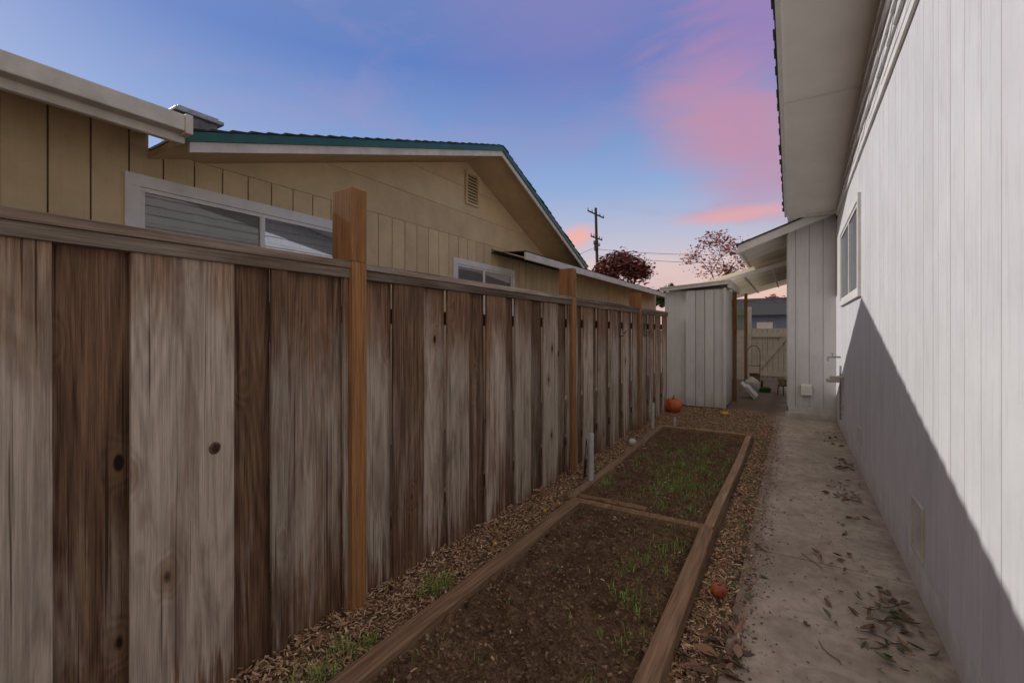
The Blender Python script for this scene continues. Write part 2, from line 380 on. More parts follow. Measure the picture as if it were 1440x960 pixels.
gable(3.034,3.44,WX+.004,(.3,.3,.3)); gable(3.446,3.86,WX+.002,(.8,.5,.5)); gable(3.866,4.288,WX,(.5,.5,.5))
mb.obj('gable_siding',[M_beigeg],nh)
def roofband(mb,dz0,dz1,x0,x1,ya,yb):
    for (p,q) in ((ya,YP),(YP,yb)):
        zp,zq=lin(p),lin(q); mb.prismx([(p,zp+dz0),(q,zq+dz0),(q,zq+dz1),(p,zp+dz1)],x0,x1)
mb=MB(); roofband(mb,-.07,-.012,-13,RX-.03,1.62,9.35); mb.obj('roof_deck',[M_beigeg],nh)
mb=MB(); roofband(mb,-.075,-.002,RX-.025,RX,1.615,9.38); mb.obj('drip_edge',[M_green],nh)
mb=MB(); roofband(mb,-.155,-.077,RX-.045,RX-.02,1.64,9.3); mb.obj('rake_board',[M_fascia],nh)
mb=MB()
for (p,q,s) in ((1.64,YP,1),(YP,9.42,-1)):
    t=p
    while t<q-.01:
        t1=min(t+.15,q); z0=lin(t);z1=lin(t1-1e-6)
        xx=RX+.012+random.uniform(-.012,.004)
        if s>0: mb.prismx([(t-.01,z0),(t1,z1),(t1,z1+.006),(t-.01,z0+.02)],-13,xx)
        else: mb.prismx([(t,z0),(t1+.01,z1),(t1+.01,z1+.02),(t,z0+.006)],-13,xx)
        t=t1
mb.obj('roof_shingles',[M_shing],nh)
mb=MB(); mb.box(RX-.05,RX,-7,1.60,2.90,3.085); mb.box(RX+.001,RX+.10,-7,1.56,2.96,3.08); mb.box(RX+.001,RX+.11,1.56,1.61,2.945,3.088); mb.obj('eave_gutter',[M_fascia],nh,bevel=.008)
mb=MB(); mb.prismy([(WX,3.14),(RX-.05,2.93),(RX-.05,2.95),(WX,3.16)],-7,1.615); mb.obj('eave_soffit',[M_beigeg],nh)
mb=MB(); mb.prismy([(RX-.052,3.04),(-13,5.9),(-13,5.93),(RX-.052,3.085)],-7,1.59)
mb.obj('lower_roof',[M_shing],nh)
mb=MB(); mb.box(RX-.04,RX,6.68,17.9,2.735,2.862); mb.obj('rear_fascia',[M_fascia],nh)
mb=MB(); mb.prismy([(WX,2.97),(RX-.04,2.76),(RX-.04,2.78),(WX,2.99)],6.68,17.9); mb.obj('rear_soffit',[M_beigeg],nh)
mb=MB(); mb.prismy([(RX+.005,2.865),(-9,4.2),(-9,4.23),(RX+.005,2.878)],9.4,17.9); mb.prismy([(RX+.005,2.865),(WX+.006,2.90),(WX+.006,2.915),(RX+.005,2.878)],6.67,9.4); mb.obj('rear_roof',[M_shing],nh)
def window_x(par,x,y0,y1,z0,z1,mull,mats,d=1,t=.07):
    mb=MB()
    def fr(a0,a1,b0,b1,x0,x1,tt): 
        mb.box(x0,x1,a0,a1,b1-tt,b1); mb.box(x0,x1,a0,a1,b0,b0+tt); mb.box(x0,x1,a0,a0+tt,b0+tt,b1-tt); mb.box(x0,x1,a1-tt,a1,b0+tt,b1-tt)
    lo,hi=sorted((x-.012*d,x+.030*d)); fr(y0-t,y1+t,z0-t,z1+t,lo,hi,t)
    lo,hi=sorted((x-.009*d,x+.018*d)); fr(y0+.001,y1-.001,z0+.001,z1-.001,lo,hi,.035)
    lo,hi=sorted((x-.009*d,x+.020*d)); mb.box(lo,hi,mull-.025,mull+.025,z0+.036,z1-.036)
    mb.obj('window_frame',[M_trim],par,bevel=.002)
    lo,hi=sorted((x-.007*d,x+.002*d))
    mb=MB(); mb.box(lo,hi,y0+.02,mull,z0+.02,z1-.02); mb.obj('window_pane',[mats[0]],par)
    mb=MB(); mb.box(lo,hi,mull+.001,y1-.02,z0+.02,z1-.02); mb.obj('window_pane',[mats[1]],par)
window_x(nh,WX+.001,1.56,3.50,1.36,2.69,2.574,(M_screen,M_glassw),t=.10)
window_x(nh,WX+.001,5.68,7.34,1.77,2.59,6.43,(M_screen,M_screen),t=.09)
mb=MB(); vy0,vy1,vz0,vz1=5.90,6.25,3.60,4.14; vx=WX+.003
mb.box(vx,vx+.04,vy0,vy0+.035,vz0,vz1);mb.box(vx,vx+.04,vy1-.035,vy1,vz0,vz1);mb.box(vx,vx+.04,vy0+.035,vy1-.035,vz1-.035,vz1);mb.box(vx,vx+.04,vy0+.035,vy1-.035,vz0,vz0+.035)
for i in range(9):
    z=vz0+.055+i*.052; a_,b_=vy0+.03,vy1-.03
    mb.add([(vx+.005,a_,z+.04),(vx+.036,a_,z),(vx+.036,b_,z),(vx+.005,b_,z+.04),(vx+.005,a_,z+.046),(vx+.036,a_,z+.007),(vx+.036,b_,z+.007),(vx+.005,b_,z+.046)],[(0,1,2,3),(4,7,6,5),(0,4,5,1),(1,5,6,2),(2,6,7,3),(3,7,4,0)])
mb.obj('gable_vent',[M_beigeg],nh)
mb=MB(); mb.box(vx,vx+.004,vy0+.03,vy1-.03,vz0+.03,vz1-.03); mb.obj('gable_vent_back',[M_dark],nh)
mb=MB(); mb.prismx([(1.70,3.04),(2.02,3.14),(2.02,3.30),(1.74,3.30)],-4.56,-4.28); mb.obj('roof_vent_curb',[simple('weathered_sheet',(.22,.21,.20),.6,.3,10,.2)],nh)
mb=MB(); mb.box(-4.60,-4.24,1.69,2.06,3.301,3.335); mb.box(-4.57,-4.27,1.72,2.03,3.3355,3.36); mb.obj('roof_vent_cap',[M_metal],nh,bevel=.008)

# ---------------------------------------------------------------- white house (right)
wh=empty('white_house'); WR=.60
def zr(y): return 3.54+.175*(8.8-y) if y>-.5 else 3.54+.175*9.3-.175*(-.5-y)
mb=MB(); y=-4.0; w2=(6.04,8.28,1.90,2.96)
while y<9.4:
    y1=min(y+random.choice([.2,.2,.2,.1]),9.4)
    dx=random.uniform(0,.0015); split_boards(mb,y,y1,WR+dx,WR+.012,.2,3.37,[w2],.0038,(random.random(),)*3)
    y=y1
mb.obj('siding',[M_white],wh,bevel=.003)
mb=MB(); mb.box(WR+.0112,WR+.10,-4,9.4,.15,3.5); mb.obj('siding_backing',[M_whitegr],wh)
mb=MB(); mb.box(WR+.004,WR+.16,-4,9.4,-.1,.198); mb.obj('foundation',[M_found],wh)
mb=MB(); mb.box(WR-.022,WR+.01,-4,8.98,3.372,3.43); mb.obj('belly_trim',[M_trim],wh)
mb=MB()
z=3.432
while z<5.3:
    y=-4+random.random()*.1
    while y<8.95:
        w=random.uniform(.12,.28); y1=min(y+w,8.97); zt=min(z+.155,zr(max(y,y1) if y>-.5 else min(y,y1))-.005)
        if zt>z+.01:
            j=random.uniform(-.005,.004); jz=random.uniform(0,.008)
            f=(zt-z)/.155
            mb.prismy([(WR-.024+j,z+jz),(WR+.02,z+jz),(WR+.02,zt),(WR-.018+j+.018*f,zt)],y+.002,y1-.002,0,(random.random(),)*3)
        y=y1
    z+=.155
mb.obj('gable_shingle_siding',[M_white],wh)
mb=MB(); mb.prismx([(-4,3.4),(8.97,3.4),(8.97,zr(8.97)),(-.5,zr(-.5)),(-4,zr(-4))],WR+.021,WR+.1); mb.obj('gable_backing',[M_whitegr],wh)
def rb(mb,x0,x1,d0,d1,y0=-6,y1=9.1):
    for p,q in((y0,-.5),(-.5,y1)): 
        if p<q: mb.prismx([(p,zr(p)+d0),(q,zr(q)+d0),(q,zr(q)+d1),(p,zr(p)+d1)],x0,x1)
mb=MB(); rb(mb,-.10,8,.0,.02); mb.obj('soffit',[M_soffit],wh)
mb=MB(); rb(mb,-.14,-.101,-.02,.14); mb.box(-.10,8,9.1,9.13,zr(9.1)-.05,zr(9.1)+.12); mb.obj('rake_fascia',[M_trim],wh)
mb=MB()
for y in (2.3,5.9): mb.prismx([(y,zr(y)-.006),(y+.03,zr(y+.03)-.006),(y+.03,zr(y+.03)-.001),(y,zr(y)-.001)],-.10,WR)
mb.obj('soffit_batten',[M_trim],wh)
mb=MB(); rb(mb,-.10,8,.022,.14)
y=-.5
while y<9.2:
    y1=y+.13; x=-.165+random.uniform(-.015,.01)
    mb.prismx([(y,zr(y)+.142),(y1+.012,zr(y1)+.142),(y1+.012,zr(y1)+.165),(y,zr(y)+.15)],x,8); y=y1
mb.obj('roof_shingles',[M_shing],wh)
mb=MB(); mb.box(WR+.11,8,-4,9.39,0,3.5); mb.obj('house_body',[M_white],wh)
window_x(wh,WR-.001,6.09,8.23,1.95,2.91,7.1,(M_glass,M_glass),d=-1,t=.07)
for (y,z0,z1,w) in ((3.28,.24,.54,.26),(6.0,.30,.48,.22),(8.0,.32,.46,.2)):
    mb=MB(); mb.box(WR-.012,WR-.001,y,y+.02,z0,z1);mb.box(WR-.012,WR-.001,y+w-.02,y+w,z0,z1);mb.box(WR-.012,WR-.001,y+.02,y+w-.02,z0,z0+.02);mb.box(WR-.012,WR-.001,y+.02,y+w-.02,z1-.02,z1)
    k=int((z1-z0-.04)/.02)
    for i in range(k): mb.box(WR-.008,WR-.002,y+.02,y+w-.02,z0+.022+i*.02,z0+.032+i*.02)
    mb.obj('crawlspace_vent',[M_fascia],wh)
mb=MB(); x=-.10
for w in (.12,.2,.2,.2): 
    x1=min(x+w,.6); mb.box(x+.003,x1-.003,9.39,9.402,.2,3.5,0); x=x1
y=9.39
while y<13.4: mb.box(-.112,-.1,y+.003,y+.197,.2,3.2); y+=.2
mb.obj('bumpout_siding',[M_white],wh)
mb=MB(); mb.box(-.099,3,9.403,13.4,.1,3.18); mb.prismy([(-.099,3.18),(3,3.18),(3,4.3),(-.099,3.28)],9.403,13.4); mb.obj('bumpout_body',[M_whitegr],wh)
mb=MB(); mb.box(-.13,.6,9.36,9.5,-.1,.10); mb.box(-.09,.6,9.38,9.5,.10,.197); mb.obj('bumpout_foundation',[M_found],wh)
s=.363
def zb(x): return 3.60+(x-.62)*s
mb=MB(); mb.prismy([(-.84,zb(-.84)-.03),(.6,zb(.6)-.03),(.6,zb(.6)-.05),(-.84,zb(-.84)-.05)],9.2,13.8)
for yy in np.arange(9.8,13.8,.6): mb.prismy([(-.80,zb(-.8)-.05),(-.115,zb(-.115)-.05),(-.115,zb(-.115)-.15),(-.80,zb(-.8)-.13)],yy,yy+.045)
mb.obj('bumpout_soffit',[M_soffit],wh)
mb=MB(); mb.prismy([(-.86,zb(-.86)+.01),(.595,zb(.595)+.01),(.595,zb(.595)-.13),(-.86,zb(-.86)-.13)],9.16,9.198); mb.box(-.88,-.845,9.2,13.8,zb(-.86)-.12,zb(-.86)+.01); mb.obj('bumpout_fascia',[M_trim],wh)
mb=MB(); mb.prismy([(-.9,zb(-.9)+.012),(.9,zb(.9)+.012),(.9,zb(.9)+.04),(-.9,zb(-.9)+.035)],9.14,13.8); mb.obj('bumpout_roof',[M_shing],wh)
mb=MB(); mb.box(.10,.26,9.33,9.385,.42,.58); mb.prismx([(9.33,.58),(9.385,.60),(9.385,.46),(9.30,.42)],.10,.26); mb.obj('dryer_vent',[M_trim],wh)
mb=MB(); mb.path([(.60,8.55,1.12),(.50,8.55,1.12),(.44,8.53,1.12),(.44,8.53,1.05)],.014); mb.tube((.5,8.55,1.12),(.5,8.55,1.17),.008); mb.tube((.5,8.55,1.17),(.5,8.55,1.18),.035)
mb.path([(.585,8.35,.2),(.585,8.35,1.0)],.012); mb.obj('hose_faucet',[M_metal],wh)
mb=MB(); mb.box(.44,.60,8.0,8.12,.83,.87); mb.box(.40,.56,7.98,8.14,.78,.83); mb.obj('wall_light',[M_fascia],wh,bevel=.01)

# ---------------------------------------------------------------- shed
sh=empty('garden_shed')
mb=MB(); x=-2.3; 
for w in (.45,.17,.17,.17,.19):
    q=x>-1.9; mb.box(x+.005,x+w-.005,9.7 if q else 9.76,9.72 if q else 9.78,.02,2.34,0,(random.random(),)*3); x+=w
for i,y in enumerate(np.arange(9.72,10.9,.17)): mb.box(-1.172,-1.152,y+.003,y+.167,.02,2.36)
mb.box(-1.86,-1.80,9.66,9.699,.02,2.30); mb.box(-1.17,-1.12,9.66,9.699,.02,2.36)
mb.obj('shed_boards',[M_white],sh,bevel=.002)
mb=MB(); mb.box(-2.3,-1.175,9.785,10.9,.0,2.3); mb.box(-1.83,-1.18,9.725,9.784,0,2.32); mb.obj('shed_body',[M_whitegr],sh)
mb=MB(); mb.prismy([(-2.36,2.34),(-1.05,2.43),(-1.05,2.49),(-2.36,2.40)],9.6,9.64); mb.prismy([(-2.36,2.40),(-1.05,2.49),(-1.05,2.51),(-2.36,2.42)],9.58,11.6); mb.prismy([(-1.09,2.36),(-1.05,2.36),(-1.05,2.488),(-1.09,2.486)],9.641,11.5);mb.obj('shed_roof',[M_trim],sh)
mb=MB(); mb.box(-1.14,-1.06,10.9,10.98,0,2.4,0,(.2,.5,.8)); mb.box(-1.1,-1.03,13.2,13.28,0,2.5,0,(.2,.5,.8)); mb.obj('shed_post',[M_post],sh)
pc=empty('patio_cover')
m,N,b=material('corrugated_panel'); b.inputs['Base Color'].default_value=(.72,.64,.48,1); b.inputs['Roughness'].default_value=.5
tr=N.n('ShaderNodeBsdfTranslucent'); tr.inputs[0].default_value=(.8,.7,.5,1); mx=N.n('ShaderNodeMixShader'); mx.inputs[0].default_value=.5
N.l(b.outputs[0],mx.inputs[1]);N.l(tr.outputs[0],mx.inputs[2]); N.l(mx.outputs[0],[n for n in m.node_tree.nodes if n.type=='OUTPUT_MATERIAL'][0].inputs[0]); M_corr=m
mb=MB(); ny=150; vs=[];fs=[]
for i in range(ny+1):
    yy=10.6+i*.03; o_=.012*math.cos(i*math.pi/1.5)
    vs+=[(-1.9,yy,2.52+o_),(-.13,yy,3.0+o_)]
for i in range(ny): fs.append((2*i,2*i+1,2*i+3,2*i+2))
mb.add(vs,fs); mb.obj('corrugated_panel',[M_corr],pc)
mb=MB()
for yy in np.arange(10.7,15,.7): mb.prismy([(-1.9,2.38),(-.12,2.86),(-.12,2.95),(-1.9,2.47)],yy,yy+.045)
for x,z in ((-1.5,2.47),(-.9,2.63),(-.4,2.77)): mb.box(x,x+.04,10.6,15,z+.005,z+.04)
mb.obj('rafters',[M_trim],pc)

gt=empty('white_gate')
mb=MB(); 
for i in range(7): x=-1.14+i*.145; mb.box(x+.005,x+.140,16.2,16.22,.06,1.62,0)
mb.box(-1.14,-.13,16.15,16.198,.14,.27);mb.box(-1.14,-.13,16.15,16.198,1.35,1.48)
mb.add([(-1.12,16.16,.27),(-.95,16.16,.27),(-.15,16.16,1.35),(-.32,16.16,1.35),(-1.12,16.198,.27),(-.95,16.198,.27),(-.15,16.198,1.35),(-.32,16.198,1.35)],[(0,1,2,3),(4,7,6,5),(0,4,5,1),(1,5,6,2),(2,6,7,3),(3,7,4,0)])
mb.obj('gate_panel',[M_gate],gt)
mb=MB(); mb.box(-1.14,-.13,16.221,16.23,.06,1.6); mb.obj('gate_backing',[M_whitegr],gt)
mb=MB(); mb.box(-.12,0,16.15,16.27,0,1.8); mb.box(-1.27,-1.15,16.15,16.27,0,2.3); mb.obj('gate_posts',[M_gate],gt)
mb=MB()
for i in range(14):
    x=-3.3+i*.145; mb.box(x,x+.14,16.2,16.22,0,1.6)
for i in range(14): x=.0+i*.145; mb.box(x,x+.14,16.2,16.22,0,1.62)
mb.obj('back_fence',[M_gate])
lt=MB()
for i in range(-6,16):
    for sgn in (1,-1):
        xa=-2.0+i*.08; xb=xa+sgn*.6
        def X(t): return xa+(xb-xa)*t
        ts=[t/20 for t in range(21) if -2.0<=X(t/20)<=-1.27]
        if len(ts)>1: lt.tube((X(ts[0]),16.18+.01*sgn,1.66+.6*ts[0]),(X(ts[-1]),16.18+.01*sgn,1.66+.6*ts[-1]),.012,n=4)
lt.box(-2.0,-1.27,16.15,16.21,1.62,1.66); lt.box(-2.0,-1.27,16.15,16.21,2.27,2.31)
lt.obj('lattice_panel',[simple('lattice_green',(.30,.38,.20),.7)])

M_rub=simple('rubber',(.02,.02,.02),.8); M_steel=simple('painted_steel',(.16,.13,.11),.5)
ht=MB(); bx,by=-1.06,13.4
for dx in (0,.30): ht.path([(bx+dx,by,.1),(bx+dx,by+.12,.6),(bx+dx,by+.16,.95)],.011)
arc=[(bx+.15-.15*math.cos(math.pi*i/10),by+.16,.95+.20*math.sin(math.pi*i/10)) for i in range(11)]; ht.path(arc,.011)
for z,t in ((.3,.05),(.62,.12)): ht.path([(bx,by+t,z),(bx+.30,by+t,z)],.010)
ht.box(bx-.02,bx+.32,by-.22,by,.03,.04)
for dx in (-.05,.35): ht.tube((bx+dx-.02,by+.08,.13),(bx+dx+.02,by+.08,.13),.12,n=20,mi=1)
ht.obj('hand_truck',[M_steel,M_rub])
mb=MB(); Mx=Matrix.Translation((-.74,11.6,.02))@Matrix.Rotation(math.radians(-42),4,'Y'); mb.box(-.01,.02,-.2,.3,.0,.44,0,None,Mx); mb.box(.03,.05,-.15,.4,.0,.32,0,None,Mx); mb.obj('leaning_board',[M_trim])
# white sack (lumpy bag with gathered top)
mb=MB(); n1,n2=24,12; vs=[]
for j in range(n2+1):
    t=j/n2; rr=.15*math.sin(math.pi*min(1,.12+t*.80))**.6*(1 if t<.8 else 1-(t-.8)*3.2)
    for i in range(n1):
        th=2*math.pi*i/n1; w_=1+.10*noise.noise(Vector((math.cos(th)*2,math.sin(th)*2,t*4)))+.05*math.sin(th*5+t*3)
        vs.append((-.88+rr*w_*math.cos(th)*1.15,12.5+rr*w_*math.sin(th),.015+.40*t))
fs=[(j*n1+i,j*n1+(i+1)%n1,(j+1)*n1+(i+1)%n1,(j+1)*n1+i) for j in range(n2) for i in range(n1)]+[tuple(n2*n1+i for i in range(n1))]
mb.add(vs,fs); mb.obj('white_sack',[simple('sack_fabric',(.62,.60,.56),.9,.15,12,.4)],smooth=True)
mb=MB(); mb.box(-1.05,-.80,14.2,14.5,.012,.30); mb.add([(-1.05,14.2,.30),(-.80,14.2,.30),(-.80,14.08,.38),(-1.05,14.08,.38)],[(0,1,2,3)]); mb.obj('cardboard_box',[simple('cardboard',(.38,.25,.14),.9)])
mb=MB()
for k in range(5):
    pts=[(-.62+(.12+.004*k)*math.cos(2*math.pi*i/24),12.9+(.12+.004*k)*math.sin(2*math.pi*i/24),.03+.022*k) for i in range(25)]; mb.path(pts,.012,6)
mb.obj('garden_hose',[simple('hose_rubber',(.05,.13,.05),.5)])
bk=MB(); n=16
def pot(xc,yc,r,h,z0=.014):
    vs=[(xc+r*(.7+.3*k)*math.cos(2*math.pi*i/n),yc+r*(.7+.3*k)*math.sin(2*math.pi*i/n),z0+h*k) for k in(0,1) for i in range(n)]
    bk.add(vs,[(i,(i+1)%n,(i+1)%n+n,i+n) for i in range(n)]+[tuple(range(n))])
pot(-.22,12.6,.12,.14,.24)
for a_ in range(4): bk.path([(-.22+.10*math.cos(a_*1.57),12.6+.10*math.sin(a_*1.57),.25),(-.22+.12*math.cos(a_*1.57),12.6+.12*math.sin(a_*1.57),.01)],.010,mi=1)
bk.path([(-.22+.11*math.cos(i*.3927),12.6+.11*math.sin(i*.3927),.235) for i in range(17)],.01,mi=1)
bk.obj('plant_stand',[simple('pot_plastic',(.36,.29,.16),.5),M_dark])

def pumpkin(name,c,r,sq,mat,stem=True,ribs=10,dent=.08):
    mb=MB(); n1,n2=40,20; vs=[];
    for j in range(n2+1):
        ph=math.pi*j/n2
        for i in range(n1):
            th=2*math.pi*i/n1; rr=r*(1-dent*(1-abs(math.sin(th*ribs/2))**.5))
            dz=math.cos(ph); pit=.22*math.exp(-(math.sin(ph)/.35)**2)*(1 if dz>0 else -1)*r
            vs.append((c[0]+rr*math.sin(ph)*math.cos(th),c[1]+rr*math.sin(ph)*math.sin(th),c[2]+r*sq*dz-pit))
    fs=[(j*n1+i,j*n1+(i+1)%n1,(j+1)*n1+(i+1)%n1,(j+1)*n1+i) for j in range(n2) for i in range(n1)]
    mb.add(vs,fs,0)
    if stem: mb.tube((c[0],c[1],c[2]+r*sq*.7),(c[0]+.02,c[1]-.01,c[2]+r*sq+.04*r/.15),.02*r/.15,.013*r/.15,6,1)
    mb.obj(name,[mat,M_plank],smooth=True)
M_pump=simple('pumpkin_skin',(.60,.12,.025),.45,.2,8,.2)
pumpkin('pumpkin',(-1.90,8.7,.15),.165,.9,M_pump)
pumpkin('small_gourd',(-.36,2.78,.055),.044,.9,simple('gourd_skin',(.50,.11,.04),.5,.35,14,.3),ribs=8)
pumpkin('white_ball',(-1.80,5.9,.06),.05,1,simple('ball_paint',(.75,.72,.66),.5),False,ribs=2,dent=0)
pumpkin('yellow_gourd',(-1.05,8.9,.05),.07,.7,simple('yellow_gourd_skin',(.7,.42,.05),.5),True,ribs=8)
for k,(x,y) in enumerate(((-1.73,3.3),(-1.70,3.5),(-1.75,2.6))):
    pumpkin('fallen_fruit',(x,y,.045),.014,1,simple('fruit_skin',(.65,.42,.04),.5),False,ribs=2,dent=0)
for (x,y,h,r) in ((-1.67,4.14,.52,.026),(-1.83,7.0,.42,.026),(-1.55,7.2,.2,.022)):
    mb=MB(); mb.tube((x,y,-.02),(x+.005,y,h),r,r,14); mb.tube((x+.005,y,h),(x+.005,y,h+.006),r*.8,r*.8,14); mb.obj('metal_stake',[simple('stake_metal',(.55,.56,.57),.6,.15,20,.1,metal=.2)])
mb=MB(); mb.path([(-1.78,4.2,0),(-1.74,4.2,.45),(-1.73,4.2,.30)],.004,6); mb.path([(-1.80,4.3,0),(-1.79,4.3,.22)],.012,6); mb.obj('wire_stake',[M_dark])

# ---------------------------------------------------------------- vegetation on ground
def leafmat(name,c1,c2):
    m,N,b=material(name); A=N.attr(); c=N.mix(A[0],c1,c2); N.l(c,b.inputs['Base Color']); b.inputs['Roughness'].default_value=.7
    return m
M_grass=leafmat('grass_blade',(.11,.21,.04),(.32,.46,.11)); M_leaf=leafmat('dry_leaf',(.08,.045,.03),(.32,.18,.115))
M_lgreen=leafmat('wilted_leaf',(.08,.10,.05),(.18,.18,.10))
g=MB()
def blade(x,y,z,h,w,az,lean):
    dx,dy=math.cos(az),math.sin(az); px,py=-dy*w,dx*w
    p=[(x-px,y-py,z),(x+px,y+py,z),(x+px*.8+dx*lean*.35*h,y+py*.8+dy*lean*.35*h,z+h*.6),(x-px*.8+dx*lean*.35*h,y-py*.8+dy*lean*.35*h,z+h*.6),(x+dx*lean*h,y+dy*lean*h,z+h*(1-.3*lean))]
    g.add(p,[(0,1,2,3),(3,2,4)])
def tuft(x,y,z,n,h,spread):
    for _ in range(n):
        blade(x+random.gauss(0,spread),y+random.gauss(0,spread),z,h*random.uniform(.4,1.1),random.uniform(.0012,.0028),random.random()*6.28,random.uniform(.1,.9))
for _ in range(300):
    t=random.random(); x=random.gauss(-.95,.2) if t<.75 else random.uniform(-1.6,-.65)
    x=min(max(x,-1.58),-.62); tuft(x,random.gauss(4.9,.8) if t<.6 else random.uniform(3.8,6.6),.055,random.randint(4,15),random.uniform(.03,.08),.03)
for _ in range(24):
    cx,cy=random.uniform(-.88,-.60),random.uniform(1.5,3.4)
    for _ in range(5): tuft(cx+random.gauss(0,.05),cy+random.gauss(0,.07),.055,random.randint(2,7),random.uniform(.03,.08),.02)
for _ in range(60): tuft(random.uniform(-1.45,-.6),random.uniform(1.0,3.4),.06,random.randint(2,5),random.uniform(.02,.06),.015)
for _ in range(90): tuft(random.uniform(-.45,-.3),random.uniform(1.5,7),.01,random.randint(2,7),random.uniform(.02,.05),.02)
for (x,y) in ((-1.74,1.95),(-1.78,1.98),(-1.72,2.05),(-1.76,1.35),(-1.70,1.2),(-1.66,1.22),(-1.72,1.05),(-1.68,1.45),(-1.8,4.6),(-.62,1.5)): tuft(x,y,.02,36,.11,.035)
g.obj('grass',[M_grass])

def leaf(mb,x,y,z,L,W,az,mi):
    M_=Matrix.Translation((x,y,z))@Matrix.Rotation(az,4,'Z')@Matrix.Rotation(random.gauss(0,.35),4,'X')@Matrix.Rotation(random.gauss(0,.25),4,'Y')
    cu=random.uniform(.1,.5)*L; fold=random.uniform(.1,.5)*W
    prof=[(0,.1),(.25,.8),(.5,1),(.75,.65),(1,0.05)]
    vs=[];
    for t,w in prof:
        zc=cu*(t-.5)**2*1.5
        vs+=[tuple(M_@Vector((t*L,-w*W*.5,zc+fold*w))),tuple(M_@Vector((t*L,0,zc))),tuple(M_@Vector((t*L,w*W*.5,zc+fold*w)))]
    fs=[]
    for i in range(4):
        for k in (0,1): fs.append((i*3+k,i*3+k+1,i*3+k+4,i*3+k+3))
    mb.add(vs,fs,mi)
lv=MB()
def lclump(cx,cy,n,sx,sy,gr=.2,z=.02,L=.07):
    for _ in range(n):
        l=L*random.uniform(.5,1.2); leaf(lv,min(.56,random.gauss(cx,sx)),random.gauss(cy,sy),z+random.uniform(0,.015),l,l*random.uniform(.25,.5),random.random()*6.28,1 if random.random()<gr else 0)
lclump(.45,3.12,34,.06,.10,.35); lclump(.36,3.05,18,.08,.10,.4); lclump(.44,2.72,12,.07,.07,.5); lclump(.30,2.8,8,.1,.08,.6); lclump(.22,3.6,8,.06,.1)
lclump(.42,5.0,24,.07,.14); lclump(.36,5.4,12,.06,.15); lclump(.46,6.2,20,.05,.2); lclump(.38,4.3,8,.1,.2); lclump(.4,7.4,14,.06,.4)
lclump(-.30,2.35,16,.05,.14,.1); lclump(-.30,2.2,34,.05,.12,.1,.02,.09); lclump(-.30,3.2,22,.05,.2,.4); lclump(-.33,3.8,14,.06,.3,.3)
lclump(.0,3.0,8,.2,.3,.1,.016,.03); lclump(.1,6,20,.2,1.5,.1,.016,.03); lclump(.15,3,20,.25,.6,.1,.016,.03)
lclump(-.40,5,26,.06,1.5,.2); lclump(-1.75,3,26,.1,2,.2); lclump(-1.1,3,12,.25,1.5,.2,.07,.04)
for _ in range(420): 
    x=random.uniform(-.27,.58); y=random.uniform(1.8,8.5); l=random.uniform(.006,.02); leaf(lv,x,y,.016,l,l*.4,random.random()*6.28,0)
for (x,y,a,L) in ((.30,2.7,.3,.22),(.45,2.75,2.4,.2),(.38,3.1,1.2,.18),(.15,3.45,2.0,.2),(-.3,2.4,1.9,.25),(.3,5.0,.6,.25),(.35,6.1,1.0,.2),(.18,2.5,1.6,.16)):
    p=[Vector((x,y,.02))]
    for i in range(6): a+=random.gauss(0,.3); p.append(p[-1]+Vector((math.cos(a),math.sin(a),random.uniform(-.05,.06)))*L/6)
    lv.path([tuple(q) for q in p],.002,5,0,(.1,.1,.1))
lv.obj('fallen_leaves',[M_leaf,M_lgreen])

# ---------------------------------------------------------------- background
def tree(name,x,y,cz,rx,rz,nl,ls,mat,trunk=.14,sparse=1.0):
    mb=MB(); tips=[]
    def br(p,d,L,r,dep):
        q=p+d*L; mb.tube(tuple(p),tuple(q),r,r*.65,6,1)
        if dep==0: tips.append(q); return
        for _ in range(random.choice([2,3,3])):
            nd=(d+Vector((random.gauss(0,.55),random.gauss(0,.55),random.gauss(.0,.3)))).normalized(); br(q,nd,L*random.uniform(.65,.88),r*.6,dep-1)
    b0=cz-rz*1.05; mb.tube((x,y,-.1),(x,y,b0),trunk,trunk*.8,8,1)
    br(Vector((x,y,b0-.01)),Vector((.03,0,1)).normalized(),rz*.6,trunk*.65,4)
    for q in tips:
        for _ in range(int(nl/len(tips))+1):
            s_=rx*.13*sparse; p=q+Vector((random.gauss(0,s_),random.gauss(0,s_),random.gauss(0,s_)))
            e=((p.x-x)/rx)**2+((p.y-y)/rx)**2+((p.z-cz)/rz)**2
            if e>1.3: continue
            l=ls*random.uniform(.6,1.3); M_=Matrix.Translation(p)@Matrix.Rotation(random.random()*6.28,4,'Z')@Matrix.Rotation(random.random()*3,4,'X')
            mb.add([tuple(M_@Vector(c)) for c in((-l,0,0),(0,-l*.5,0),(l,0,0),(0,l*.5,0))],[(0,1,2,3)],0)
    mb.obj(name,[mat,M_bark])
M_bark=simple('bark',(.07,.05,.04),.9)
M_dred=leafmat('dark_red_foliage',(.045,.022,.02),(.26,.05,.035)); M_redl=leafmat('red_foliage',(.25,.06,.03),(.5,.13,.07)); M_gl=leafmat('green_foliage',(.03,.06,.02),(.10,.16,.04))
def W(u,Z):
    x=(u-1117)*Z/753; return x,(Z+x*.527)/.85
x,y=W(884,30); tree('red_maple_tree',x,y,4.9,2.2,2.0,5200,.12,M_dred)
x,y=W(1008,26); tree('sparse_maple_tree',x,y,4.9,2.4,2.1,1900,.09,M_redl,trunk=.10,sparse=.8)
x,y=W(1095,30); tree('sparse_maple_tree',x,y,2.9,1.2,1.0,1500,.10,M_redl,trunk=.06)
x,y=W(912,22); tree('green_shrub_tree',x,y,2.8,.9,.8,2500,.09,M_gl)
